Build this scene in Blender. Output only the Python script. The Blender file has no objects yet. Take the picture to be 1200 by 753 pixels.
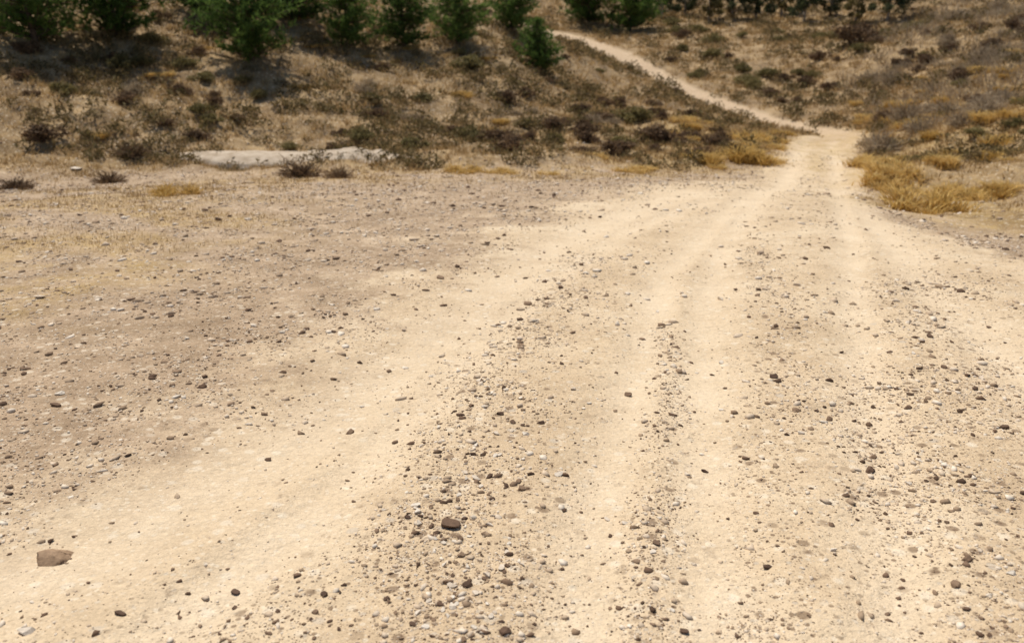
import bpy, math, random
import numpy as np
from mathutils import Vector
random.seed(7); rng = np.random.default_rng(7)
col = bpy.context.scene.collection
scene = bpy.context.scene

# ------------------------------------------------------------ camera numbers
F = 960.0; PITCH = math.radians(23.5)
cp, sp = math.cos(PITCH), math.sin(PITCH)
def ray(px, py):
    cx = (np.asarray(px, float)-600)/F; cy = (376.5-np.asarray(py, float))/F
    return cx, cy*sp+cp, cy*cp-sp
def P(px, py, Y):
    dx, dy, dz = ray(px, py); t = Y/dy
    return (float(dx*t), Y, float(dz*t))

# ------------------------------------------------------------ terrain
ctrl = []
S = 0.14
for Y in (-6, -2, 1, 3, 6, 9, 13):
    for X in (-14, -9, -5, -2, 0, 2, 5, 9, 14):
        if abs(X) <= 5 + max(Y, 4)*0.8:
            ctrl.append((X, Y, -1.6 - S*Y))
for a in [(0,210,17),(240,188,20),(460,192,20),(800,192,22),(900,172,27),(960,160,33),(990,152,38),
          (0,170,19),(0,100,22.5),(0,40,26),(0,0,29.5),(-250,100,22),(-250,200,16),
          (200,100,25),(200,40,29),(290,60,28.5),(300,0,34),(400,150,24),(400,100,28),(420,50,33),(540,40,37),(540,0,44),
          (600,150,26),(600,60,36),(600,14,47),(630,78,36),(650,104,36),(700,104,42),(760,132,36),(800,165,27),(700,165,25),
          (930,145,42),(870,130,46),(800,105,52),(760,85,56),(720,62,62),(690,50,66),(650,38,72),(620,28,78),(640,8,88),
          (900,122,48),(850,80,59),(900,40,75),(900,12,90),(760,30,80),
          (1050,130,40),(1100,180,25),(1150,240,15),(1200,290,9.8),(1200,200,18),(1200,130,27),(1150,80,41),(1100,30,60),
          (1200,20,58),(1000,100,52),(1000,130,44),(1020,50,72),(1030,180,28),(1020,210,19),(1400,150,22),(1400,60,40)]:
    ctrl.append(P(*a))
ctrl += [(-40,20,-2),(-60,60,8),(-25,45,1.5),(0,120,5),(60,120,8),(60,50,1),(30,20,-3),(-100,200,26),(100,200,26),(0,200,24),
         (0,320,30),(200,300,30),(-200,300,30),(150,60,8),(-150,60,14)]
C = np.array(ctrl, float)
def phi(r2): return np.sqrt(r2 + 6.0)
n = len(C)
A = np.zeros((n+3, n+3)); d2 = (C[:,None,0]-C[None,:,0])**2 + (C[:,None,1]-C[None,:,1])**2
A[:n,:n] = phi(d2) - np.eye(n)*0.12
A[:n,n] = 1; A[:n,n+1] = C[:,0]; A[:n,n+2] = C[:,1]; A[n:,:n] = A[:n,n:].T
W = np.linalg.solve(A, np.concatenate([C[:,2], [0,0,0]]))
def Hs(x, y):
    x = np.asarray(x, float); y = np.asarray(y, float)
    out = W[n] + W[n+1]*x + W[n+2]*y
    for i in range(n):
        out = out + W[i]*phi((x-C[i,0])**2 + (y-C[i,1])**2)
    return out

def vn(x, y, s=0):
    xi = np.floor(x); yi = np.floor(y); fx = x-xi; fy = y-yi
    fx = fx*fx*fx*(fx*(fx*6-15)+10); fy = fy*fy*fy*(fy*(fy*6-15)+10)
    def h(a, b):
        v = np.sin(a*127.1 + b*311.7 + s*74.7)*43758.5453
        return v - np.floor(v)
    return (h(xi,yi)*(1-fx)+h(xi+1,yi)*fx)*(1-fy) + (h(xi,yi+1)*(1-fx)+h(xi+1,yi+1)*fx)*fy
def fbm(x, y, sc, octv=3, s=0):
    o = 0; a = 1; t = 0
    for k in range(octv):
        ca, sa = math.cos(k+.5), math.sin(k+.5)
        o = o + a*vn((x*ca-y*sa)*sc, (x*sa+y*ca)*sc, s+k); t += a; a *= .5; sc *= 2.03
    return o/t

def cast(px, py, hf=Hs):
    dx, dy, dz = ray(px, py)
    ts = np.geomspace(0.8, 260, 1400)
    X = dx*ts; Y = dy*ts; Z = dz*ts
    g = Z - hf(X, Y)
    k = np.argmax(g < 0)
    if g[k] >= 0: k = len(ts)-1
    if k > 0:
        a = g[k-1]/(g[k-1]-g[k]) if g[k] < 0 else 1
        t = ts[k-1] + a*(ts[k]-ts[k-1])
    else: t = ts[0]
    return float(dx*t), float(dy*t)
def castl(L): return [cast(a, b) for a, b in L]

def dpoly(x, y, L, closed=False):
    d = np.full(np.shape(x), 1e9); m = len(L)
    for i in range(m if closed else m-1):
        ax, ay = L[i]; bx, by = L[(i+1) % m]
        vx, vy = bx-ax, by-ay; q = vx*vx+vy*vy+1e-9
        t = np.clip(((x-ax)*vx+(y-ay)*vy)/q, 0, 1)
        d = np.minimum(d, np.hypot(x-ax-t*vx, y-ay-t*vy))
    return d
def sdpoly(x, y, L):
    d = dpoly(x, y, L, True); ins = np.zeros(np.shape(x), bool); m = len(L)
    for i in range(m):
        ax, ay = L[i]; bx, by = L[(i+1) % m]
        if ay == by: continue
        c = ((ay > y) != (by > y)) & (x < (bx-ax)*(y-ay)/(by-ay)+ax)
        ins ^= c
    return np.where(ins, d, -d)
def sst(a, b, v):
    t = np.clip((v-a)/(b-a), 0, 1); return t*t*(3-2*t)

ROAD = castl([(938,182),(920,200),(880,210),(800,214),(720,222),(650,240),(590,268),(530,305),(440,365),(330,440),(190,520),(60,600),(-150,720),(-500,900)]) + \
       [(-2,-5),(12,-5)] + castl([(1600,400),(1200,306),(1120,282),(1040,254),(1005,226),(990,188)])
FLAT = castl([(-400,215),(0,205),(240,196),(460,200),(820,198),(900,190),(930,172),(995,172),(1015,200),(1055,240),(1120,262),(1200,280),(1500,330)]) + [(14,-6),(-14,-6)]
NECK = castl([(955,215),(957,190),(962,172),(972,162)])
CLIMB = castl([(968,168),(985,158),(972,153),(930,145),(870,130),(800,103),(760,83),(720,61),(685,48),(650,38),(625,30)])
CLIMB += [(CLIMB[-1][0]-10, CLIMB[-1][1]+6)]
TR = [(castl(l), w) for l, w in [
    ([(942,165),(930,195),(880,240),(842,298),(828,380),(822,480),(830,600),(845,753),(860,900)], .17),
    ([(975,164),(981,190),(990,240),(1000,300),(1005,380),(1020,480),(1045,620),(1080,800)], .15),
    ([(925,210),(850,250),(780,320),(752,420),(722,520),(692,640),(680,800)], .16),
    ([(800,226),(650,290),(570,350),(470,430),(360,505),(230,580),(90,650),(-100,730)], .32),
    ([(830,235),(740,265),(640,330),(560,400),(470,500),(360,600),(220,720),(120,800)], .17),
    ([(1010,240),(1060,300),(1100,350),(1200,440),(1300,520)], .22)]]
GR = [(castl(l), w) for l, w in [
    ([(700,300),(640,370),(580,440),(550,540),(575,640),(540,710),(520,800)], .27),
    ([(890,290),(915,400),(900,520),(895,640),(900,800)], .15),
    ([(1080,330),(1100,430),(1080,560),(1150,680),(1180,800)], .40),
    ([(780,380),(790,480),(770,600),(760,800)], .10),
    ([(540,600),(450,670),(350,710),(260,760)], .2)]]
GOLD = [(castl(l), w) for l, w in [
    ([(-100,262),(60,245),(200,222),(330,210),(450,208),(620,204),(800,197),(880,178),(915,158)], 1.6),
    ([(-100,340),(30,310),(130,275),(200,250)], 1.6),
    ([(1025,180),(1050,215),(1100,238),(1150,250)], 1.3),
    ([(1030,160),(1090,160),(1180,120)], 5),
    ([(958,205),(958,190),(960,175)], .3),
    ([(850,158),(905,168)], 3.2)]]

def masks(x, y):
    nz = fbm(x, y, 1.1, 4, 3) - .5
    sc = 0.25 + 0.02*np.abs(y)
    left = (1-sst(-.5, .6, (x-.16*y)/(.3*np.maximum(y, 1))))*(1-sst(13, 20, y))
    sc = sc*(1+1.9*left)
    road = sst(-1, 1, (sdpoly(x, y, ROAD) + nz*sc*1.6)/sc)
    road = np.maximum(road, 1-sst(.95, 1.4, dpoly(x, y, NECK) + nz*.8))
    cd = dpoly(x, y, CLIMB)
    cw = .55 + .030*np.clip(y-38, 0, 40)
    climb = 1 - sst(cw, cw+.6, cd + nz*1.1)
    climb = np.where(y > 20, climb, 0)
    hill = 1 - sst(-1, 1, (sdpoly(x, y, FLAT) + (fbm(x, y, .5, 3, 9)-.5)*2.5)/.9)
    hill = hill*(1-climb)*sst(1.2, 1.8, dpoly(x, y, NECK))
    tr = np.zeros(np.shape(x))
    for L, w in TR: tr = np.maximum(tr, np.exp(-(dpoly(x, y, L)/(w*(1+.025*y)))**2))
    gr = np.zeros(np.shape(x))
    for L, w in GR: gr = np.maximum(gr, np.exp(-(dpoly(x, y, L)/w)**2))
    gold = np.zeros(np.shape(x))
    for L, w in GOLD: gold = np.maximum(gold, np.exp(-(dpoly(x, y, L)/w)**2))
    gold = np.clip(gold*1.7*sst(.25, .62, fbm(x, y, 1.1, 4, 21)), 0, 1)
    return np.maximum(road, climb), hill, tr*(.55+.75*fbm(x, y, 1.0, 3, 5)), gr, gold, climb

def H(x, y, mk=None):
    x = np.asarray(x, float); y = np.asarray(y, float)
    if mk is None: mk = masks(x, y)
    road, hill, tr, gr, gold, climb = mk
    z = Hs(x, y)
    calm = .12 + .88*sst(1.5, 7, dpoly(x, y, CLIMB))
    z = z - .034*np.clip(tr, 0, 1)*(1-hill) - .10*climb
    z = z + .05*(fbm(x, y, .8, 3, 1)-.5) + .028*(fbm(x, y, 4, 3, 2)-.5)*(1-.6*np.clip(tr, 0, 1))
    z = z + hill*calm*(.75*(fbm(x, y, .32, 4, 11)-.48) + .22*(fbm(x, y, 1.6, 3, 12)-.5))
    return z

NR, NC = 820, 780
yrow = np.concatenate([np.linspace(-6, .9, 30, endpoint=False), np.geomspace(.9, 300, NR-30)])
tcol = np.linspace(-1, 1, NC)
Yg = np.repeat(yrow[:,None], NC, 1)
Xg = tcol[None,:]*(5 + 1.25*np.maximum(Yg, 1))
mk = masks(Xg, Yg)
Zg = H(Xg, Yg, mk)
me = bpy.data.meshes.new('ground')
me.vertices.add(NR*NC); me.vertices.foreach_set('co', np.stack([Xg, Yg, Zg], -1).ravel())
idx = np.arange(NR*NC).reshape(NR, NC)
q = np.stack([idx[:-1,:-1], idx[:-1,1:], idx[1:,1:], idx[1:,:-1]], -1).reshape(-1, 4)
me.loops.add(q.size); me.loops.foreach_set('vertex_index', q.ravel().astype(np.int32))
me.polygons.add(len(q)); me.polygons.foreach_set('loop_start', (np.arange(len(q))*4).astype(np.int32))
me.update(calc_edges=True); me.shade_smooth()
for nm, arr in zip(('road','hill','track','gravelly','gold','climb'), mk):
    a = me.attributes.new(nm, 'FLOAT', 'POINT'); a.data.foreach_set('value', np.ascontiguousarray(arr.ravel(), dtype=np.float32))
ground = bpy.data.objects.new('ground', me); col.objects.link(ground); ground['kind'] = 'structure'
ground['label'] = 'pale dusty dirt track over stony ground and scrubby hillside'; ground['category'] = 'ground'

# ------------------------------------------------------------ node helper
class NT:
    def __init__(s, name):
        s.m = bpy.data.materials.new(name); s.m.use_nodes = True; s.t = s.m.node_tree; s.t.nodes.clear()
        s.out = s.n('ShaderNodeOutputMaterial'); s.b = s.n('ShaderNodeBsdfPrincipled')
        s.b.inputs['Roughness'].default_value = .9; s.b.inputs['Specular IOR Level'].default_value = .15
        s.t.links.new(s.b.outputs[0], s.out.inputs[0])
    def n(s, t): return s.t.nodes.new(t)
    def l(s, a, b): s.t.links.new(a, b)
    def attr(s, name):
        a = s.n('ShaderNodeAttribute'); a.attribute_name = name; return a.outputs['Fac']
    def coord(s):
        g = s.n('ShaderNodeNewGeometry'); return g.outputs['Position']
    def noise(s, sc, det=4, rough=.6, vec=None):
        k = s.n('ShaderNodeTexNoise'); k.inputs['Scale'].default_value = sc; k.inputs['Detail'].default_value = det
        k.inputs['Roughness'].default_value = rough
        s.l(vec or s.coord(), k.inputs['Vector']); return k.outputs['Fac']
    def vor(s, sc, out='Distance', vec=None):
        k = s.n('ShaderNodeTexVoronoi'); k.inputs['Scale'].default_value = sc
        s.l(vec or s.coord(), k.inputs['Vector']); return k.outputs if out is None else k.outputs[out]
    def ramp(s, f, stops, interp='LINEAR'):
        r = s.n('ShaderNodeValToRGB'); r.color_ramp.interpolation = interp
        e = r.color_ramp.elements
        while len(e) < len(stops): e.new(.5)
        for k, (p, c) in enumerate(stops):
            e[k].position = p; e[k].color = (c, c, c, 1) if isinstance(c, (int, float)) else (*c, 1)
        s.l(f, r.inputs[0]); return r.outputs[0]
    def mix(s, f, a, b, mode='MIX'):
        m = s.n('ShaderNodeMix'); m.data_type = 'RGBA'; m.blend_type = mode
        for v, i in ((f, 0), (a, 6), (b, 7)):
            if isinstance(v, (int, float)): m.inputs[i].default_value = v
            elif isinstance(v, tuple): m.inputs[i].default_value = (*v, 1)
            else: s.l(v, m.inputs[i])
        return m.outputs[2]
    def math(s, op, a, b=0.0):
        m = s.n('ShaderNodeMath'); m.operation = op
        for v, i in ((a, 0), (b, 1)):
            if isinstance(v, (int, float)): m.inputs[i].default_value = v
            else: s.l(v, m.inputs[i])
        return m.outputs[0]
    def color(s, c): s.l(c, s.b.inputs['Base Color'])
    def bump(s, h, dist, st=1.0):
        b = s.n('ShaderNodeBump'); b.inputs['Distance'].default_value = dist; b.inputs['Strength'].default_value = st
        s.l(h, b.inputs['Height']); s.l(b.outputs[0], s.b.inputs['Normal'])

g = NT('dusty_ground')
rd = g.ramp(g.noise(1.3, 4, .65), [(.3, (.54,.40,.25)), (.5, (.65,.495,.32)), (.7, (.73,.58,.395))])
tk = g.ramp(g.noise(3, 3, .6), [(.3, (.69,.535,.355)), (.7, (.79,.635,.445))])
gy = g.ramp(g.noise(2.2, 5, .75), [(.3, (.28,.19,.115)), (.45, (.385,.275,.175)), (.58, (.475,.345,.225)), (.7, (.61,.46,.31))])
hl = g.ramp(g.noise(.55, 5, .72), [(.30, (.16,.10,.046)), (.44, (.26,.17,.08)), (.56, (.37,.25,.122)), (.70, (.48,.335,.175))])
hl = g.mix(.7, hl, g.ramp(g.noise(3.5, 4, .75), [(.35, .55), (.62, 1.2)]), 'MULTIPLY')
gd = g.ramp(g.noise(1.6, 4, .7), [(.3, (.36,.235,.085)), (.6, (.54,.375,.155))])
nr = g.math('MULTIPLY', g.math('SUBTRACT', g.noise(2.6, 5, .8), .5), 1.9)
rmask = g.ramp(g.math('ADD', g.attr('road'), nr), [(.2, 0.0), (.8, 1.0)])
rmask = g.math('MAXIMUM', rmask, g.attr('climb'))
c = g.mix(rmask, gy, rd)
c = g.mix(g.math('MULTIPLY', g.attr('climb'), .7), c, (.53,.38,.24))
c = g.mix(g.math('MULTIPLY', g.attr('track'), .85), c, g.mix(g.attr('road'), g.mix(.35, gy, tk), tk))
c = g.mix(g.attr('hill'), c, hl)
c = g.mix(g.math('MULTIPLY', g.attr('gold'), g.ramp(g.noise(3, 4, .75), [(.38, .1), (.62, .7)])), c, gd)
clump = g.ramp(g.noise(4.5, 3, .7), [(.42, 0.0), (.62, 1.0)])
amt = g.math('SUBTRACT', g.math('ADD', .72, g.attr('gravelly')), g.math('MULTIPLY', g.attr('track'), .55))
for sc, th, dk in ((95, .60, (.20,.13,.08)), (38, .70, (.20,.13,.08)), (15, .77, (.24,.16,.10))):
    vo = g.vor(sc, None); sepr = g.n('ShaderNodeSeparateColor'); g.l(vo['Color'], sepr.inputs[0])
    d = g.ramp(vo['Distance'], [(.28, 1.0), (.42, 0.0)]); r1, r2 = sepr.outputs[0], sepr.outputs[1]
    on = g.ramp(r1, [(th, 0.0), (th+.04, 1.0)])
    f = g.math('MULTIPLY', g.math('MULTIPLY', d, on), g.math('MULTIPLY', amt, g.math('ADD', .35, g.math('MULTIPLY', clump, .5))))
    f = g.math('MINIMUM', f, .8)
    c = g.mix(f, c, dk)
    on2 = g.ramp(r2, [(.78, 0.0), (.82, 1.0)])
    f2 = g.math('MULTIPLY', g.math('MULTIPLY', d, on2), .5)
    c = g.mix(f2, c, (.82,.71,.55))
fine = g.ramp(g.noise(55, 3, .75), [(.3, .84), (.7, 1.12)])
c = g.mix(.8, c, fine, 'MULTIPLY')
g.color(c)
hh = g.math('ADD', g.noise(28, 4, .75), g.math('MULTIPLY', g.noise(6, 2, .6), 1.6))
g.bump(hh, .018, .9)
ground.data.materials.append(g.m)

def stone_mat(name, stops, isl=True):
    m = NT(name)
    geo = m.n('ShaderNodeNewGeometry'); oi = m.n('ShaderNodeObjectInfo')
    r = m.ramp(geo.outputs['Random Per Island'] if isl else oi.outputs['Random'], stops)
    r = m.mix(.7, r, m.ramp(m.noise(45, 3, .7), [(.3, .65), (.7, 1.2)]), 'MULTIPLY')
    m.color(r)
    if not isl: m.bump(m.noise(90, 3), .004, .8)
    return m.m
M_grav = stone_mat('gravel_mix', [(0, (.09,.055,.035)), (.16, (.20,.125,.08)), (.34, (.38,.27,.175)), (.55, (.60,.46,.32)), (1, (.82,.71,.57))])
M_dark = stone_mat('dark_stone', [(0, (.09,.055,.038)), (.5, (.16,.10,.065)), (1, (.29,.195,.125))], False)
M_tan = stone_mat('tan_stone', [(0, (.36,.24,.15)), (1, (.48,.34,.22))], False)
M_pale = stone_mat('pale_stone', [(0, (.62,.51,.39)), (1, (.78,.69,.57))], False)

def fol_mat(name, stops, trans=.35, nsc=1.5):
    m = NT(name); geo = m.n('ShaderNodeNewGeometry'); oi = m.n('ShaderNodeObjectInfo')
    f = m.math('ADD', m.math('MULTIPLY', geo.outputs['Random Per Island'], .45), m.math('MULTIPLY', m.noise(nsc, 2), .3))
    f = m.math('ADD', f, m.math('MULTIPLY', oi.outputs['Random'], .25))
    cc = m.ramp(f, stops)
    m.color(cc); m.b.inputs['Roughness'].default_value = .75
    t = m.n('ShaderNodeBsdfTranslucent'); m.l(cc, t.inputs[0]); x = m.n('ShaderNodeMixShader'); x.inputs[0].default_value = trans
    m.l(m.b.outputs[0], x.inputs[1]); m.l(t.outputs[0], x.inputs[2]); m.l(x.outputs[0], m.out.inputs[0])
    return m.m
M_pine = fol_mat('pine_needles', [(.15, (.035,.062,.014)), (.5, (.115,.19,.042)), (.85, (.25,.34,.085))], .42)
M_olive = fol_mat('olive_scrub', [(.15, (.08,.068,.025)), (.5, (.19,.155,.058)), (.85, (.32,.26,.11))])
M_brown = fol_mat('brown_scrub', [(.15, (.065,.04,.024)), (.5, (.16,.10,.056)), (.85, (.29,.19,.105))])
M_grey = fol_mat('grey_scrub', [(.15, (.21,.155,.095)), (.5, (.37,.285,.185)), (.85, (.52,.42,.295))])
M_gold = fol_mat('golden_grass', [(.15, (.38,.225,.055)), (.5, (.63,.415,.125)), (.85, (.77,.57,.25))])
M_straw = fol_mat('straw_grass', [(.15, (.27,.17,.072)), (.5, (.49,.335,.155)), (.85, (.67,.49,.26))], nsc=.5)
M_mixed = fol_mat('mixed_scrub', [(.2, (.075,.05,.024)), (.4, (.155,.125,.048)), (.6, (.25,.175,.082)), (.8, (.37,.27,.14))], nsc=.5)
M_dkt = fol_mat('dark_tree_leaves', [(.15, (.03,.038,.017)), (.5, (.075,.085,.038)), (.85, (.14,.15,.07))])
M_bark = NT('bark'); M_bark.color(M_bark.ramp(M_bark.noise(14, 4), [(.3, (.07,.045,.03)), (.7, (.17,.12,.085))])); M_bark = M_bark.m
M_pbark = NT('pale_bark'); M_pbark.color(M_pbark.ramp(M_pbark.noise(9, 4), [(.3, (.26,.21,.16)), (.7, (.48,.41,.33))])); M_pbark = M_pbark.m

# ------------------------------------------------------------ mesh makers
def mesh_np(name, V, Fc, mat, smooth=False):
    V = np.asarray(V, float).reshape(-1, 3); Fc = np.asarray(Fc, np.int32); k = Fc.shape[1]
    m = bpy.data.meshes.new(name)
    m.vertices.add(len(V)); m.vertices.foreach_set('co', V.ravel())
    m.loops.add(Fc.size); m.loops.foreach_set('vertex_index', Fc.ravel())
    m.polygons.add(len(Fc)); m.polygons.foreach_set('loop_start', (np.arange(len(Fc))*k).astype(np.int32))
    m.update(calc_edges=True)
    if smooth: m.shade_smooth()
    m.materials.append(mat); return m
def add(name, data, parent=None, loc=None):
    o = bpy.data.objects.new(name, data); col.objects.link(o)
    if parent: o.parent = parent
    if loc is not None: o.location = loc
    return o
def tag(o, label, cat, group=None):
    o['label'] = label; o['category'] = cat
    if group: o['group'] = group

import bmesh
bm = bmesh.new(); bmesh.ops.create_icosphere(bm, subdivisions=1, radius=1)
ICO = np.array([v.co[:] for v in bm.verts]); ICF = np.array([[v.index for v in f.verts] for f in bm.faces]); bm.free()
bm = bmesh.new(); bmesh.ops.create_icosphere(bm, subdivisions=4, radius=1)
ICO3 = np.array([v.co[:] for v in bm.verts]); ICF3 = np.array([[v.index for v in f.verts] for f in bm.faces]); bm.free()

def stone_mesh(seed, sx, sy, sz, mat):
    r = np.random.default_rng(seed); V = ICO3.copy()
    for _ in range(13):                                  # chip flat facets
        d = r.normal(size=3); d /= np.linalg.norm(d); h = r.uniform(.34, .68)
        s = V@d; V = V - np.outer(np.maximum(s-h, 0), d)*.97
    V += .010*r.normal(size=V.shape)
    V /= np.abs(V[:,0]).max()
    V *= (sx, sy, sz)
    return mesh_np('stone', V, ICF3, mat)

def gravel_points(N):
    y = 1.2*(26/1.2)**rng.random(N); x = (rng.random(N)*2-1)*(.75*y+1.0)
    m = masks(x, y)
    cl = sst(.38, .68, fbm(x, y, 2.6, 4, 31))
    p = .08 + .30*cl*(1-np.clip(m[2], 0, 1)*.85) + 1.25*m[3]*(.2+.8*cl) - .06*np.clip(m[2], 0, 1)
    p = p*(1-.75*m[1])*(1-.45*m[4]) * (1 + 1.5*(1-m[0]))
    k = rng.random(N) < p
    return x[k], y[k], [a[k] for a in m]
x, y, m_ = gravel_points(190000)
N = len(x)
r = (.0015 + .00082*y)*np.clip(rng.pareto(2.6, N)*.75+.7, .7, 4.5)
r = np.minimum(r, .038)
z = H(x, y, m_)
V = ICO[None]*(1+.30*rng.normal(size=(N, 12, 1)))
V = V*np.stack([r*rng.uniform(.8, 1.5, N), r*rng.uniform(.7, 1.1, N), r*rng.uniform(.4, .75, N)], -1)[:,None]
a = rng.random(N)*6.283; ca, sa = np.cos(a)[:,None], np.sin(a)[:,None]
V = np.stack([V[...,0]*ca-V[...,1]*sa, V[...,0]*sa+V[...,1]*ca, V[...,2]], -1) + np.stack([x, y, z+r*.10], -1)[:,None]
Fc = (ICF[None] + (np.arange(N)*12)[:,None,None]).reshape(-1, 3)
o = add('gravel', mesh_np('gravel', V, Fc, M_grav)); o['kind'] = 'stuff'
tag(o, 'fine brown and tan gravel strewn over the dirt track', 'gravel')
print('gravel', N)

def blades(x, y, z, nb, hgt, spread, wid, lean=.6):
    N = len(x)
    X = np.repeat(x, nb); Y = np.repeat(y, nb); Z = np.repeat(z, nb); Hh = np.repeat(hgt, nb)*rng.uniform(.4, 1.1, N*nb)
    a = rng.random(N*nb)*6.283; rr = rng.random(N*nb)*np.repeat(spread, nb)
    bx = X+np.cos(a)*rr*.5; by = Y+np.sin(a)*rr*.5
    ww = np.repeat(wid, nb)*rng.uniform(.6, 1.4, N*nb); t = rng.random(N*nb)*6.283
    ln = Hh*lean*rng.random(N*nb)
    v0 = np.stack([bx-np.cos(t)*ww, by-np.sin(t)*ww, Z-.03], -1); v1 = np.stack([bx+np.cos(t)*ww, by+np.sin(t)*ww, Z-.03], -1)
    v2 = np.stack([bx+np.cos(a)*ln, by+np.sin(a)*ln, Z+Hh], -1)
    return np.stack([v0, v1, v2], 1).reshape(-1, 3), np.arange(3*N*nb).reshape(-1, 3)
M = 90000
y = 8*(110/8)**rng.random(M); x = (rng.random(M)*2-1)*(.8*y+3)
m_ = masks(x, y); cl = sst(.35, .6, fbm(x, y, .6, 3, 41))
p = (.2 + .6*cl)*m_[1] + (.5*m_[4]**1.3+.05*sst(9, 15, y)*(1-m_[0]))*(1-m_[1]*.5); p *= (1-m_[5])*(1-m_[0]*.97)
p *= np.where(x > .45*y, sst(14, 22, y)*.9+.1*sst(11, 13, y), 1)
k = rng.random(M) < p; x, y = x[k], y[k]; hk = m_[1][k]; z = H(x, y)
V, Fc = blades(x, y, z, 9, (.03+.0048*y)*(.5+.5*hk), (.12+.008*y)*(1.5-.5*hk), (.004+.0005*y)*(.7+.3*hk), 1.3)
o = add('dry_grass', mesh_np('dry_grass', V, Fc, M_straw)); o['kind'] = 'stuff'
tag(o, 'straw coloured dry grass covering the hillsides and road edges', 'grass')
print('tufts', len(x))

M = 24000
y = 19*(120/19)**rng.random(M); x = (rng.random(M)*2-1)*(.8*y+3)
m_ = masks(x, y); cl = sst(.44, .58, fbm(x, y, .45, 4, 51))
k = rng.random(M) < (.06+.46*cl)*m_[1]*(1-m_[5])*(1-.7*m_[4]); x, y = x[k], y[k]; z = H(x, y)
nb = 44; N = len(x); sz = (.10+.006*y)*rng.uniform(.6, 1.7, N)
c0 = np.repeat(np.stack([x, y, z], -1), nb, 0); s_ = np.repeat(sz, nb)
d = rng.normal(size=(N*nb, 3)); d /= np.linalg.norm(d, axis=1)[:,None]; d[:,2] = np.abs(d[:,2])*.9
c0 = c0 + d*(s_*rng.uniform(.5, 1, N*nb))[:,None]
u = rng.normal(size=(N*nb, 3)); w = rng.normal(size=(N*nb, 3)); ls = (s_*.22)[:,None]
u = u/np.linalg.norm(u, axis=1)[:,None]*ls; w = w/np.linalg.norm(w, axis=1)[:,None]*ls*.7
V = np.stack([c0-u, c0+w, c0+u], 1).reshape(-1, 3)
o = add('low_scrub', mesh_np('low_scrub', V, np.arange(len(V)).reshape(-1, 3), M_mixed)); o['kind'] = 'stuff'
tag(o, 'low brown and olive scrub growing over the hillsides', 'scrub')
print('scrub', N)

# dry grey brush on the upper right slope: one stuff mesh of bare twigs in patches
M = 9000
y = 30*(100/30)**rng.random(M); x = (.38+rng.random(M)*.48)*y
m_ = masks(x, y); cl = sst(.48, .58, fbm(x, y, .42, 4, 71))
k = rng.random(M) < (.02+.62*cl)*m_[1]*(1-m_[5])*sst(.38, .5, x/y + (y-45)*.0008); x, y = x[k], y[k]; z = H(x, y)
V, Fc = blades(x, y, z, 15, (.15+.007*y)*rng.uniform(.5, 1.5, len(x)), .3+.014*y, .008+.0004*y, 1.5)
o = add('dry_brush', mesh_np('dry_brush', V, Fc, M_grey)); o['kind'] = 'stuff'
tag(o, 'tangled pale grey brown dry brush covering the upper right slope', 'brush')
print('brush', len(x))

# ------------------------------------------------------------ plants with parts
def tube(pts, rad, ns=7):
    V = []; Fc = []
    for i, (p, r_) in enumerate(zip(pts, rad)):
        p = np.array(p, float)
        q0 = np.array(pts[max(i-1, 0)], float); q1 = np.array(pts[min(i+1, len(pts)-1)], float)
        d = q1-q0; d /= np.linalg.norm(d)+1e-9
        a = np.cross(d, (0.3, 1, .1)); a /= np.linalg.norm(a); b = np.cross(d, a)
        for k in range(ns):
            t = 6.2832*k/ns; V.append(p + r_*(a*math.cos(t)+b*math.sin(t)))
    for i in range(len(pts)-1):
        for k in range(ns):
            Fc.append((i*ns+k, i*ns+(k+1) % ns, (i+1)*ns+(k+1) % ns, (i+1)*ns+k))
    return V, Fc
def tubes(L):
    V = []; Fc = []
    for pts, rad, ns in L:
        v, f = tube(pts, rad, ns); b = len(V); V += v; Fc += [tuple(i+b for i in q_) for q_ in f]
    return V, Fc
def leafcloud(r, centers, rad, n, ls, up=.3):
    cidx = r.integers(0, len(centers), n); c0 = np.array(centers)[cidx]; R = np.array(rad)[cidx]
    d = r.normal(size=(n, 3)); d /= np.linalg.norm(d, axis=1)[:,None]
    p = c0 + d*(R*r.uniform(.45, 1.05, n))[:,None]*np.array([1, 1, .85])
    u = r.normal(size=(n, 3)); u /= np.linalg.norm(u, axis=1)[:,None]
    w = np.cross(u, r.normal(size=(n, 3))); w /= np.linalg.norm(w, axis=1)[:,None]
    s = (ls*r.uniform(.5, 1.4, n))[:,None]
    return np.stack([p-u*s, p+w*s*.5, p+u*s, p-w*s*.5], 1).reshape(-1, 3), np.arange(4*n).reshape(-1, 4)

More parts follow.
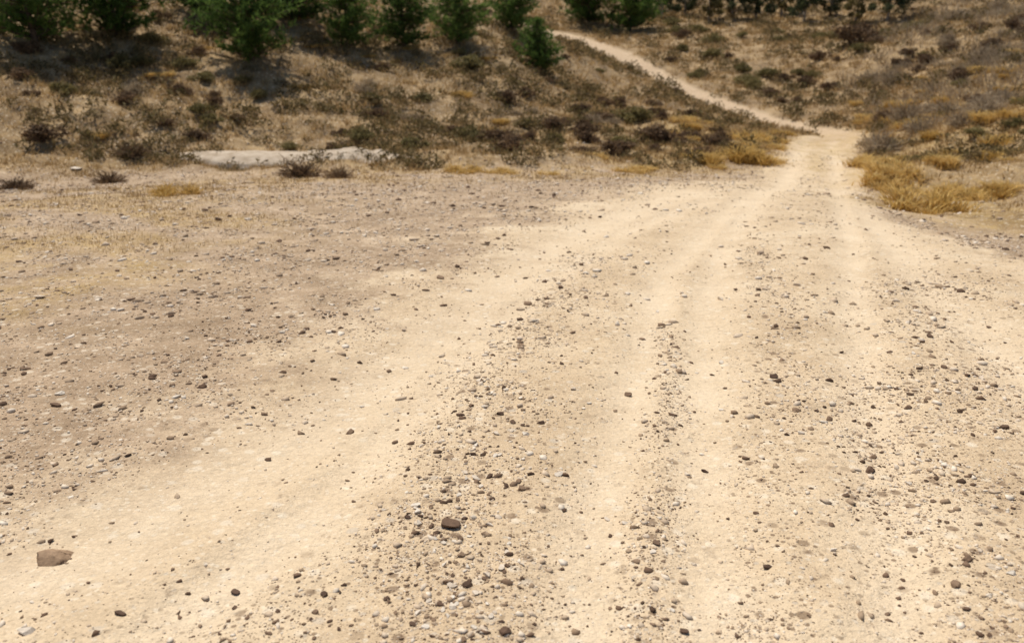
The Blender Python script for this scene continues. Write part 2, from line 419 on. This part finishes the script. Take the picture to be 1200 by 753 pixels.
def bush_meshes(seed, fol, n=1300, ls=.06, flat=.85, stems=M_bark, lobes=10):
    r = np.random.default_rng(seed); cs = []; rs = []
    for i in range(lobes):
        a = r.uniform(0, 6.283); q_ = r.uniform(0, .62)
        hgt = r.uniform(.25, .8)*(1-.45*q_)*flat; cs.append((q_*math.cos(a), q_*math.sin(a), hgt)); rs.append(r.uniform(.24, .38)*(.7+.3*flat))
    V, Fc = leafcloud(r, cs, rs, n, ls)
    V[:,2] = np.maximum(V[:,2], -.02)
    L = []
    for c_ in cs:
        L.append(([(0, 0, -.1), (c_[0]*.5, c_[1]*.5, c_[2]*.35), c_], [.035, .022, .008], 5))
    v, f = tubes(L)
    return mesh_np('foliage', V, Fc, fol), mesh_np('stem', v, f, stems)
def twig_meshes(seed, mat, n=420, up=.8):
    r = np.random.default_rng(seed)
    V = []
    for i in range(n):
        a = r.uniform(0, 6.283); e = math.acos(r.uniform(.12, 1)); L = r.uniform(.5, 1.0)
        d = np.array([math.sin(e)*math.cos(a), math.sin(e)*math.sin(a), math.cos(e)*up])
        s = d*L*r.uniform(.1, .7); q0 = s
        for j in range(3):
            q1 = q0 + (d + r.normal(size=3)*.55)*L*.24
            w = r.normal(size=3); w = w/np.linalg.norm(w)*.022
            V += [q0-w, q0+w, q1]; q0 = q0 + (q1-q0)*.6
    V = np.array(V); V[:,2] = np.maximum(V[:,2], 0)
    L = []
    for i in range(12):
        a = r.uniform(0, 6.283); e = r.uniform(.2, .6)
        L.append(([(0, 0, -.1), (e*.4*math.cos(a), e*.4*math.sin(a), .3), (e*math.cos(a), e*math.sin(a), .75*up)], [.03, .02, .006], 5))
    v, f = tubes(L)
    return mesh_np('foliage', V, np.arange(len(V)).reshape(-1, 3), mat), mesh_np('stem', v, f, mat)
def tussock_meshes(seed, mat, n=1200):
    r = np.random.default_rng(seed); V = []
    cc = [(r.uniform(-.6, .6), r.uniform(-.6, .6)) for _ in range(8)]
    for i in range(n):
        a = r.uniform(0, 6.283); c_ = cc[r.integers(0, 8)]; q_ = abs(r.normal())*.2; b = np.array([c_[0]+q_*math.cos(a), c_[1]+q_*math.sin(a), -.03])
        L = r.uniform(.12, .68)*(1-.5*min(1, q_/.5)); a2 = a + r.normal()*.7; ln = r.uniform(.1, 1.2)*L
        m1 = b + np.array([math.cos(a2)*ln*.4, math.sin(a2)*ln*.4, L*.6]); t = b + np.array([math.cos(a2)*ln, math.sin(a2)*ln, L*.85])
        w = np.array([-math.sin(a2+r.normal()), math.cos(a2), 0])*.014
        V += [b-w, b+w, m1+w, m1-w, m1-w, m1+w, t, t+w*.2]
    V = np.array(V)
    return mesh_np('foliage', V, np.arange(len(V)).reshape(-1, 4), mat), None

def pine_meshes(seed, h=3.0, R=1.15):
    r = np.random.default_rng(seed); V = []; L = [([(0,0,-.25),(r.normal()*.03,r.normal()*.03,h*.4),(0,0,h*.97)], [.075,.05,.012], 8)]
    nw = 17
    for i in range(nw):
        f = i/(nw-1); zc = .12 + f*(h-.3); reach = R*(1-f)**.62*(.8+.5*min(1, f*5))+.06
        for j in range(int(11-4*f)):
            a = r.uniform(0, 6.283); ln = reach*r.uniform(.55, 1.2); rise = ln*r.uniform(.1, .55)
            e = np.array([math.cos(a)*ln, math.sin(a)*ln, zc+rise]); s = np.array([0, 0, zc])
            L.append(([tuple(s), tuple(s*.5+e*.5-np.array([0,0,.04])), tuple(e)], [.018,.012,.004], 4))
            nt = max(2, int(ln/.14))
            for k in range(nt):
                p = s + (e-s)*((k+1.2)/(nt+.2)) + r.normal(size=3)*.05
                for b in range(11):
                    d = (e-s)/ln*.5 + r.normal(size=3)*.6 + np.array([0,0,.35]); d /= np.linalg.norm(d)
                    w = np.cross(d, r.normal(size=3)); w = w/np.linalg.norm(w)*.019
                    l_ = r.uniform(.14, .27); V += [p-w, p+w, p+d*l_]
    v, f = tubes(L)
    return mesh_np('crown', V, np.arange(len(V)).reshape(-1, 3), M_pine), mesh_np('trunk', v, f, M_bark)
def tree_meshes(seed, h=5, mat=M_olive, bark=M_pbark, nl=3000, lo=.06):
    r = np.random.default_rng(seed); L = [([(0,0,-.3),(.05,0,h*.25),(-.06,.05,h*.5),(0,0,h*.85)], [.13,.10,.07,.02], 8)]; cs = []; rs = []
    for i in range(20):
        a = r.uniform(0, 6.283); zc = h*r.uniform(lo, .8); ln = h*.27*r.uniform(.4, 1.2)
        e = (math.cos(a)*ln, math.sin(a)*ln, zc+h*.06); L.append(([(0,0,max(zc-.2, .05)),(e[0]*.5,e[1]*.5,zc),e], [.05,.03,.01], 5))
        cs.append(e); rs.append(h*r.uniform(.08, .14))
    V, Fc = leafcloud(r, cs, rs, nl, .13)
    v, f = tubes(L)
    return mesh_np('crown', V, Fc, mat), mesh_np('trunk', v, f, bark)

def plant(kind, meshes, x, y, s, label, cat, group=None, sz=1, names=('foliage', 'stem'), sink=.03):
    z = float(H(np.array([x]), np.array([y]))[0])
    e = bpy.data.objects.new(kind, None); col.objects.link(e); e.location = (x, y, z-sink); e.rotation_euler = (0, 0, random.uniform(0, 6.28))
    e.scale = (s, s, s*sz); e.empty_display_size = .2
    for nm, m in zip(names, meshes):
        if m: add(nm, m, e)
    tag(e, label, cat, group); return e

B_ol = [bush_meshes(i, M_olive) for i in (1, 2, 3)]
B_br = [bush_meshes(i, M_brown) for i in (4, 5, 6)]
B_gr = [twig_meshes(i, M_grey) for i in (7, 8, 9)]
B_bt = [twig_meshes(i, M_brown) for i in (10, 11)]
B_go = [tussock_meshes(i, M_gold) for i in (12, 13, 14)]
PN = [pine_meshes(20, 3.2, 1.35), pine_meshes(21, 3.0, 1.1), pine_meshes(22, 2.4, .95)]
TRm = [tree_meshes(30, 5, M_dkt), tree_meshes(31, 4.5, M_dkt, M_pbark, 2600, .12), tree_meshes(32, 4.5, M_olive, M_pbark, 2600, .1)]

pines = [(42,50,104,0,'broad dark green pine bush at the far left top of the hillside'),
 (138,42,100,0,'broad green pine second from the left along the top of the hillside'),
 (296,70,92,0,'bushy dark pine standing lowest on the slope with deep shade under it'),
 (345,24,72,1,'pine just behind and right of the bushy lowest pine'),
 (408,56,52,1,'slim young pine left of the pair in the middle of the slope'),
 (474,54,54,1,'slim young pine between two others in the middle of the slope'),
 (536,50,60,0,'bright green pine right of the two slim young pines'),
 (600,36,50,1,'dark pine nearest to the upper left end of the climbing track'),
 (630,84,48,2,'small pale green pine standing alone below the end of the climbing track'),
 (240,16,64,2,'pine at the picture top, left of the bushy lowest pine'),
 (690,28,60,1,'dark pine directly above the climbing track, left of another'),
 (738,36,58,2,'dark pine above the climbing track, right of another')]
for px, py, w, v, lb in pines:
    x, y = cast(px, py, H); s = w/F*math.hypot(y, x)/(2.5 if v == 0 else 1.95)
    plant('pine_tree', PN[v], x, y, s, lb, 'pine', 'young pines along the top of the hillside', 1.0, ('crown', 'trunk'))
farl = ['farthest left tree of the dark row at the top edge','second tree from the left in the dark row at the top edge','third tree from the left in the dark row at the top edge',
 'fourth tree from the left in the dark row at the top edge','fifth tree from the left in the dark row at the top edge','sixth tree from the left in the dark row at the top edge',
 'seventh tree from the left in the dark row at the top edge','eighth tree from the left in the dark row at the top edge','ninth tree from the left in the dark row at the top edge','last tree on the right of the dark row at the top edge']
for i, (px, py) in enumerate([(775,22),(802,19),(830,25),(858,20),(885,24),(915,20),(942,25),(972,20),(1003,26),(1040,24)]):
    x, y = cast(px, py, H)
    plant('tree', TRm[i % 3], x, y, .8+.25*random.random(), farl[i], 'tree', 'dark trees in a row on the far ridge', 1, ('crown', 'trunk'))

special = [('shrub',B_br,52,165,52,'dark brown rounded shrub on the left hillside above the flat ground','brown'),
 ('shrub',B_bt,155,182,46,'dark twiggy shrub left of the pale gravel heap','brown'),
 ('shrub',B_bt,128,214,42,'small brown twiggy shrub standing alone on the flat beside the white stone','brown'),
 ('shrub',B_bt,18,222,44,'low brown shrub at the left edge on the flat ground','brown'),
 ('shrub',B_bt,352,207,60,'low dry brown shrub growing in front of the pale gravel heap','brown'),
 ('shrub',B_bt,398,209,44,'small brown shrub at the right end of the pale gravel heap','brown'),
 ('shrub',B_ol,420,164,44,'olive green shrub behind the right end of the pale gravel heap','olive'),
 ('shrub',B_br,598,178,66,'wide dark shrub at the foot of the slope left of the road','brown'),
 ('shrub',B_br,722,182,54,'dark rounded shrub at the slope foot, left one near the road bend','brown'),
 ('shrub',B_br,775,168,64,'dark shrub on the slope under the climbing track','brown'),
 ('shrub',B_ol,740,145,56,'grey green shrub on the slope just below the climbing track','olive'),
 ('shrub',B_ol,545,82,50,'yellow green shrub below the bright green pine','olive'),
 ('shrub',B_br,1000,52,60,'large dark shrub on the far slope right of the climbing track','brown'),
 ('grass_tussock',B_go,1085,248,88,'largest golden dry tussock on the bank right of the road','gold'),
 ('grass_tussock',B_go,1048,214,64,'golden dry tussock beside the right edge of the road','gold'),
 ('grass_tussock',B_go,1122,232,56,'golden dry tussock right of the largest one on the right bank','gold'),
 ('grass_tussock',B_go,868,190,72,'golden dry tussock at the left side of the road bend','gold'),
 ('grass_tussock',B_go,832,191,60,'smaller golden tussock left of the road bend','gold'),
 ('grass_tussock',B_go,880,167,52,'golden tussock under the start of the climbing track','gold'),
 ('grass_tussock',B_go,205,228,52,'pale golden tussock on the left flat ground below the pale heap','gold')]
x0, y0 = cast(350, 188, Hs)
taken = [(x0-2.2, y0, .5), (x0-1.1, y0-.3, .6), (x0, y0-.3, .6), (x0+1.1, y0-.3, .6), (x0+2.2, y0, .5), (x0-1.6, y0-1, .6), (x0-.5, y0-1, .6)]
for kind, B, px, py, w, lb, cl_ in special:
    x, y = cast(px, py, H); s = w/F*math.hypot(y, x)/(1.75 if cl_ != 'gold' else 1.7)
    plant(kind, random.choice(B), x, y, s, lb, 'dry grass' if cl_ == 'gold' else 'shrub', None, .8); taken.append((x, y, s))

def scatter(N, kind, Bs, cat, yr, cond, smin, smax, label, group, sz=.8, far=.006, gap=.55, span=(-.66, .66)):
    c_ = 0; tries = 0
    while c_ < N and tries < N*60:
        tries += 1
        y = yr[0]*(yr[1]/yr[0])**random.random(); x = random.uniform(*span)*y
        mm = [float(a[0]) for a in masks(np.array([x]), np.array([y]))]
        if mm[5] > .05 or not cond(x, y, mm): continue
        s = random.uniform(smin, smax)*(1+far*y)
        if float(dpoly(np.array([x]), np.array([y]), CLIMB)[0]) < 1.1+s: continue
        if any((x-a)**2+(y-b)**2 < (gap*(s+c2))**2 for a, b, c2 in taken): continue
        taken.append((x, y, s)); c_ += 1
        plant(kind, random.choice(Bs), x, y, s, label, cat, group, sz*random.uniform(.8, 1.2))
L1 = lambda x, y, m: m[1] > .7 and x < .17*y
R1 = lambda x, y, m: m[1] > .6 and x > .42*y
FR = lambda x, y, m: m[1] > .7 and .17*y < x < .5*y
scatter(60, 'shrub', B_br, 'shrub', (21, 45), L1, .25, .6, 'dark brown leafy shrub scattered on the left hillside', 'brown shrubs on the left hillside')
scatter(50, 'shrub', B_ol, 'shrub', (21, 50), L1, .3, .6, 'olive leafy shrub scattered on the left hillside', 'olive shrubs on the left hillside')
scatter(22, 'shrub', B_gr, 'shrub', (21, 45), L1, .25, .5, 'grey twiggy shrub scattered on the left hillside', 'grey shrubs on the left hillside')
scatter(20, 'shrub', B_br, 'shrub', (23, 40), lambda x, y, m: m[1] > .7, .3, .65, 'dark brown leafy shrub on the bank left of the road bend', 'brown shrubs on the bank by the bend', .8, .006, .5, (.05, .27))
scatter(26, 'grass_tussock', B_go, 'dry grass', (17, 40), lambda x, y, m: (m[4] > .5 or m[1] > .6) and m[0] < .2, .25, .5, 'golden grass tussock on the left hillside or at its foot', 'golden tussocks left of the road', .6, .006, .55, (-.66, .2))
scatter(28, 'grass_tussock', B_go, 'dry grass', (21, 34), lambda x, y, m: m[0] < .25, .28, .5, 'golden grass tussock in the patch left of the road bend', 'golden tussocks by the road bend', .7, .006, .36, (.2, .33))
scatter(60, 'grass_tussock', B_go, 'dry grass', (16, 48), lambda x, y, m: (m[4] > .3 or m[1] > .6) and x > .40*y and m[0] < .2, .3, .65, 'golden grass tussock on the bank right of the road', 'golden tussocks right of the road', .8, .006, .38, (.4, .66))
scatter(44, 'shrub', B_gr, 'shrub', (28, 75), R1, .4, .95, 'bare grey twiggy shrub on the slope right of the road', 'grey shrubs on the right slope', 1.0)
scatter(22, 'shrub', B_ol, 'shrub', (22, 70), R1, .3, .7, 'olive leafy shrub on the slope right of the road', 'olive shrubs on the right slope')
scatter(22, 'shrub', B_br, 'shrub', (30, 75), R1, .4, .8, 'dark brown leafy shrub on the slope right of the road', 'brown shrubs on the right slope')
scatter(24, 'shrub', B_br, 'shrub', (48, 92), FR, .4, .8, 'dark brown shrub on the far slope behind the climbing track', 'brown shrubs on the far slope')
scatter(30, 'shrub', B_ol, 'shrub', (48, 80), FR, .5, 1.0, 'olive shrub on the far slope behind the climbing track', 'olive shrubs on the far slope')

# ------------------------------------------------------------ pale heap
gx, gy_ = np.meshgrid(np.linspace(-1, 1, 90), np.linspace(-1, 1, 40), indexing='ij')
Xh = x0 + gx*2.9; Yh = y0 + gy_*.8 - .1
rr = np.sqrt(gx**2+gy_**2); prof = np.clip(1-rr**2*(.8+.5*fbm(Xh, Yh, 1.2, 3, 61)), -.5, 1)
base = np.maximum(H(Xh, Yh), Hs(Xh, Yh)+.02)
Zh = np.where(prof > 0, base + .20*np.abs(prof)**.9, H(Xh, Yh) + .2*prof) - .01 + .03*(fbm(Xh, Yh, 3, 4, 62)-.5)
idx = np.arange(90*40).reshape(90, 40)
hm = NT('pale_gravel'); hm.color(hm.ramp(hm.noise(4, 6, .75), [(.3, (.36,.27,.18)), (.5, (.52,.42,.31)), (.7, (.66,.56,.44))])); hm.bump(hm.noise(14, 5, .75), .03)
o = add('gravel_heap', mesh_np('gravel_heap', np.stack([Xh, Yh, Zh], -1), np.stack([idx[:-1,:-1], idx[1:,:-1], idx[1:,1:], idx[:-1,1:]], -1).reshape(-1, 4), hm.m, True))
tag(o, 'low pale beige gravel heap at the foot of the left hillside', 'gravel heap')

# ------------------------------------------------------------ stones
def stones_for(mat, seeds): return [stone_mesh(s_, *d_, mat) for s_, d_ in seeds]
SD = stones_for(M_dark, [(1,(1,.7,.5)),(2,(1,.85,.6)),(3,(1,.6,.45)),(4,(1,.8,.65)),(5,(1,.9,.4))])
ST = stones_for(M_tan, [(16,(1,.6,.4))])
SP = stones_for(M_pale, [(8,(1,.75,.5)),(9,(1,.85,.55))])
def place_stone(px, py, w, B, label, group=None, xy=None, rz=None):
    x, y = xy or cast(px, py, H); z = float(H(np.array([x]), np.array([y]))[0])
    s = w*.85/F*math.sqrt(x*x+y*y+z*z)/2
    o = add('stone', random.choice(B), None, (x, y, z+s*.12)); o.scale = (s, s, s)
    o.rotation_euler = (random.uniform(-.25, .25), random.uniform(-.25, .25), random.uniform(-.5, .5) if rz is None else rz)
    tag(o, label, 'stone', group)
U = [(65,652,44,ST,'largest stone, flat tan slab with dark underside at the lower left'),
 (65,475,18,SD,'dark stone touching a small white one on the left gravel'),
 (70,462,12,SP,'small white stone behind the dark one on the left gravel'),
 (238,454,17,SD,'lone dark stone on the left at the edge of the pale track'),
 (525,616,32,[SD[4]],'widest dark stone in the gravel strip in the lower middle'),
 (523,682,18,SD,'dark stone, left of a close pair below the widest dark stone'),
 (546,686,18,SD,'dark stone, right of a close pair below the widest dark stone'),
 (590,741,20,SD,'dark stone at the bottom edge, right of the gravel strip'),
 (315,539,13,SD,'lone small dark stone on the smooth left wheel track'),
 (411,507,17,SD,'dark stone right of the smooth left wheel track'),
 (1065,478,14,SD,'lone round dark stone on the right side of the road'),
 (1174,501,16,SD,'dark stone near the right edge at mid height'),
 (1020,552,20,SD,'dark stone, larger of a close pair right of the wheel tracks'),
 (1024,536,14,SD,'dark stone, upper one of a close pair right of the wheel tracks'),
 (992,581,13,SD,'dark stone left below the close pair on the right'),
 (1134,656,18,SD,'dark stone at the lower right, upper left of two'),
 (1119,686,18,SD,'dark flat stone at the lower right, lower of two'),
 (825,552,13,SD,'lone brown stone on the smooth middle wheel track'),
 (972,492,15,SD,'dark stone in line between two right wheel tracks'),
 (635,496,14,SD,'dark stone just right of the central gravel strip'),
 (735,463,13,SD,'small dark stone between the two middle wheel tracks'),
 (905,442,13,SD,'small dark stone midway up the right gravel strip'),
 (275,694,14,SD,'dark stone at the lower left, left end of a loose row'),
 (140,718,18,SD,'dark stone at the lower left near the bottom edge'),
 (30,741,20,SP,'pale whitish stone in the bottom left corner'),
 (768,636,13,SD,'small dark stone low on the middle of the road'),
 (360,386,12,SD,'small dark stone upper left beside the pale track edge'),
 (291,401,11,SD,'small brown stone left of the pale track on the grey gravel'),
 (256,258,15,SD,'dark stone cluster piece far left below the pale heap'),
 (290,258,11,SP,'pale stone far left below the pale heap'),
 (515,326,13,SD,'reddish dark stone far up on the left wheel track'),
 (90,199,16,SP,'bright white stone at the foot of the hillside on the far left'),
 (46,349,15,SP,'pale stone near the left edge on the grey gravel'),
 (1106,431,13,SD,'small dark stone on the right side above the lone round one'),
 (1090,395,12,SD,'small dark stone far up on the right side of the road'),
 (800,740,14,SD,'dark stone at the bottom edge on the middle wheel track'),
 (900,664,16,SD,'brown stone low on the right gravel strip'),
 (1185,672,12,SP,'pale stone at the lower right edge')]
for px, py, w, B, lb in U: place_stone(px, py, w, B, lb)
def many(N, area, wr, B, label, group):
    for _ in range(N):
        px, py = area(); x, y = cast(px, py, Hs)
        place_stone(0, 0, random.choice(wr), B, label, group, (x, y), random.uniform(0, 6.28))
many(85, lambda: (random.gauss(550, 50), 440+310*random.random()**.7), (7,8,9,11,14), SD, 'small dark stone in the central gravel strip of the road', 'dark stones of the central gravel strip')
many(55, lambda: (random.gauss(550, 55), 440+310*random.random()**.7), (8,10,12,15), SP, 'small pale stone in the central gravel strip of the road', 'pale stones of the central gravel strip')
many(30, lambda: (random.uniform(860, 1195), random.uniform(360, 750)), (7,8,10), SD, 'small dark stone strewn on the right half of the road', 'dark stones on the right half of the road')
many(35, lambda: (random.uniform(5, 420), random.uniform(240, 470)), (6,7,9), SD, 'small dark stone on the grey gravel left of the track', 'dark stones on the left gravel')
many(20, lambda: (random.gauss(350, 60), random.uniform(670, 750)), (8,10,12), SD, 'small dark stone of the loose patch at the lower left', 'dark stones of the lower left patch')
many(20, lambda: (random.uniform(700, 1180), random.uniform(320, 750)), (7,8,11), SP, 'small pale stone strewn on the right half of the road', 'pale stones on the right half of the road')
many(12, lambda: (random.uniform(640, 860), random.uniform(300, 740)), (6,8), SD, 'small dark stone between the middle wheel tracks', 'dark stones between the wheel tracks')

# ------------------------------------------------------------ light, sky, camera
world = bpy.data.worlds.new('World'); scene.world = world; world.use_nodes = True
nt = world.node_tree; bg = nt.nodes['Background']; sky = nt.nodes.new('ShaderNodeTexSky'); sky.sky_type = 'NISHITA'; sky.sun_disc = False
D = Vector((-.22, .42, .88)).normalized()
sky.sun_elevation = math.asin(D.z); sky.sun_rotation = math.atan2(D.x, D.y)
nt.links.new(sky.outputs[0], bg.inputs[0]); bg.inputs[1].default_value = .085
ld = bpy.data.lights.new('sun', 'SUN'); ld.energy = 4.2; ld.angle = math.radians(.5); ld.color = (1, .935, .83)
lo = bpy.data.objects.new('sun', ld); col.objects.link(lo); lo.rotation_euler = D.to_track_quat('Z', 'Y').to_euler()
cam = bpy.data.cameras.new('camera'); co = bpy.data.objects.new('camera', cam); col.objects.link(co)
cam.sensor_width = 36; cam.lens = 36*F/1200; cam.clip_end = 1000; cam.clip_start = .05
co.location = (0, 0, 0); co.rotation_euler = (math.pi/2-PITCH, 0, 0)
cam.dof.use_dof = True; cam.dof.focus_distance = 4.0; cam.dof.aperture_fstop = 2.2
scene.camera = co
scene.view_settings.view_transform = 'Standard'; scene.view_settings.look = 'None'; scene.view_settings.exposure = 0
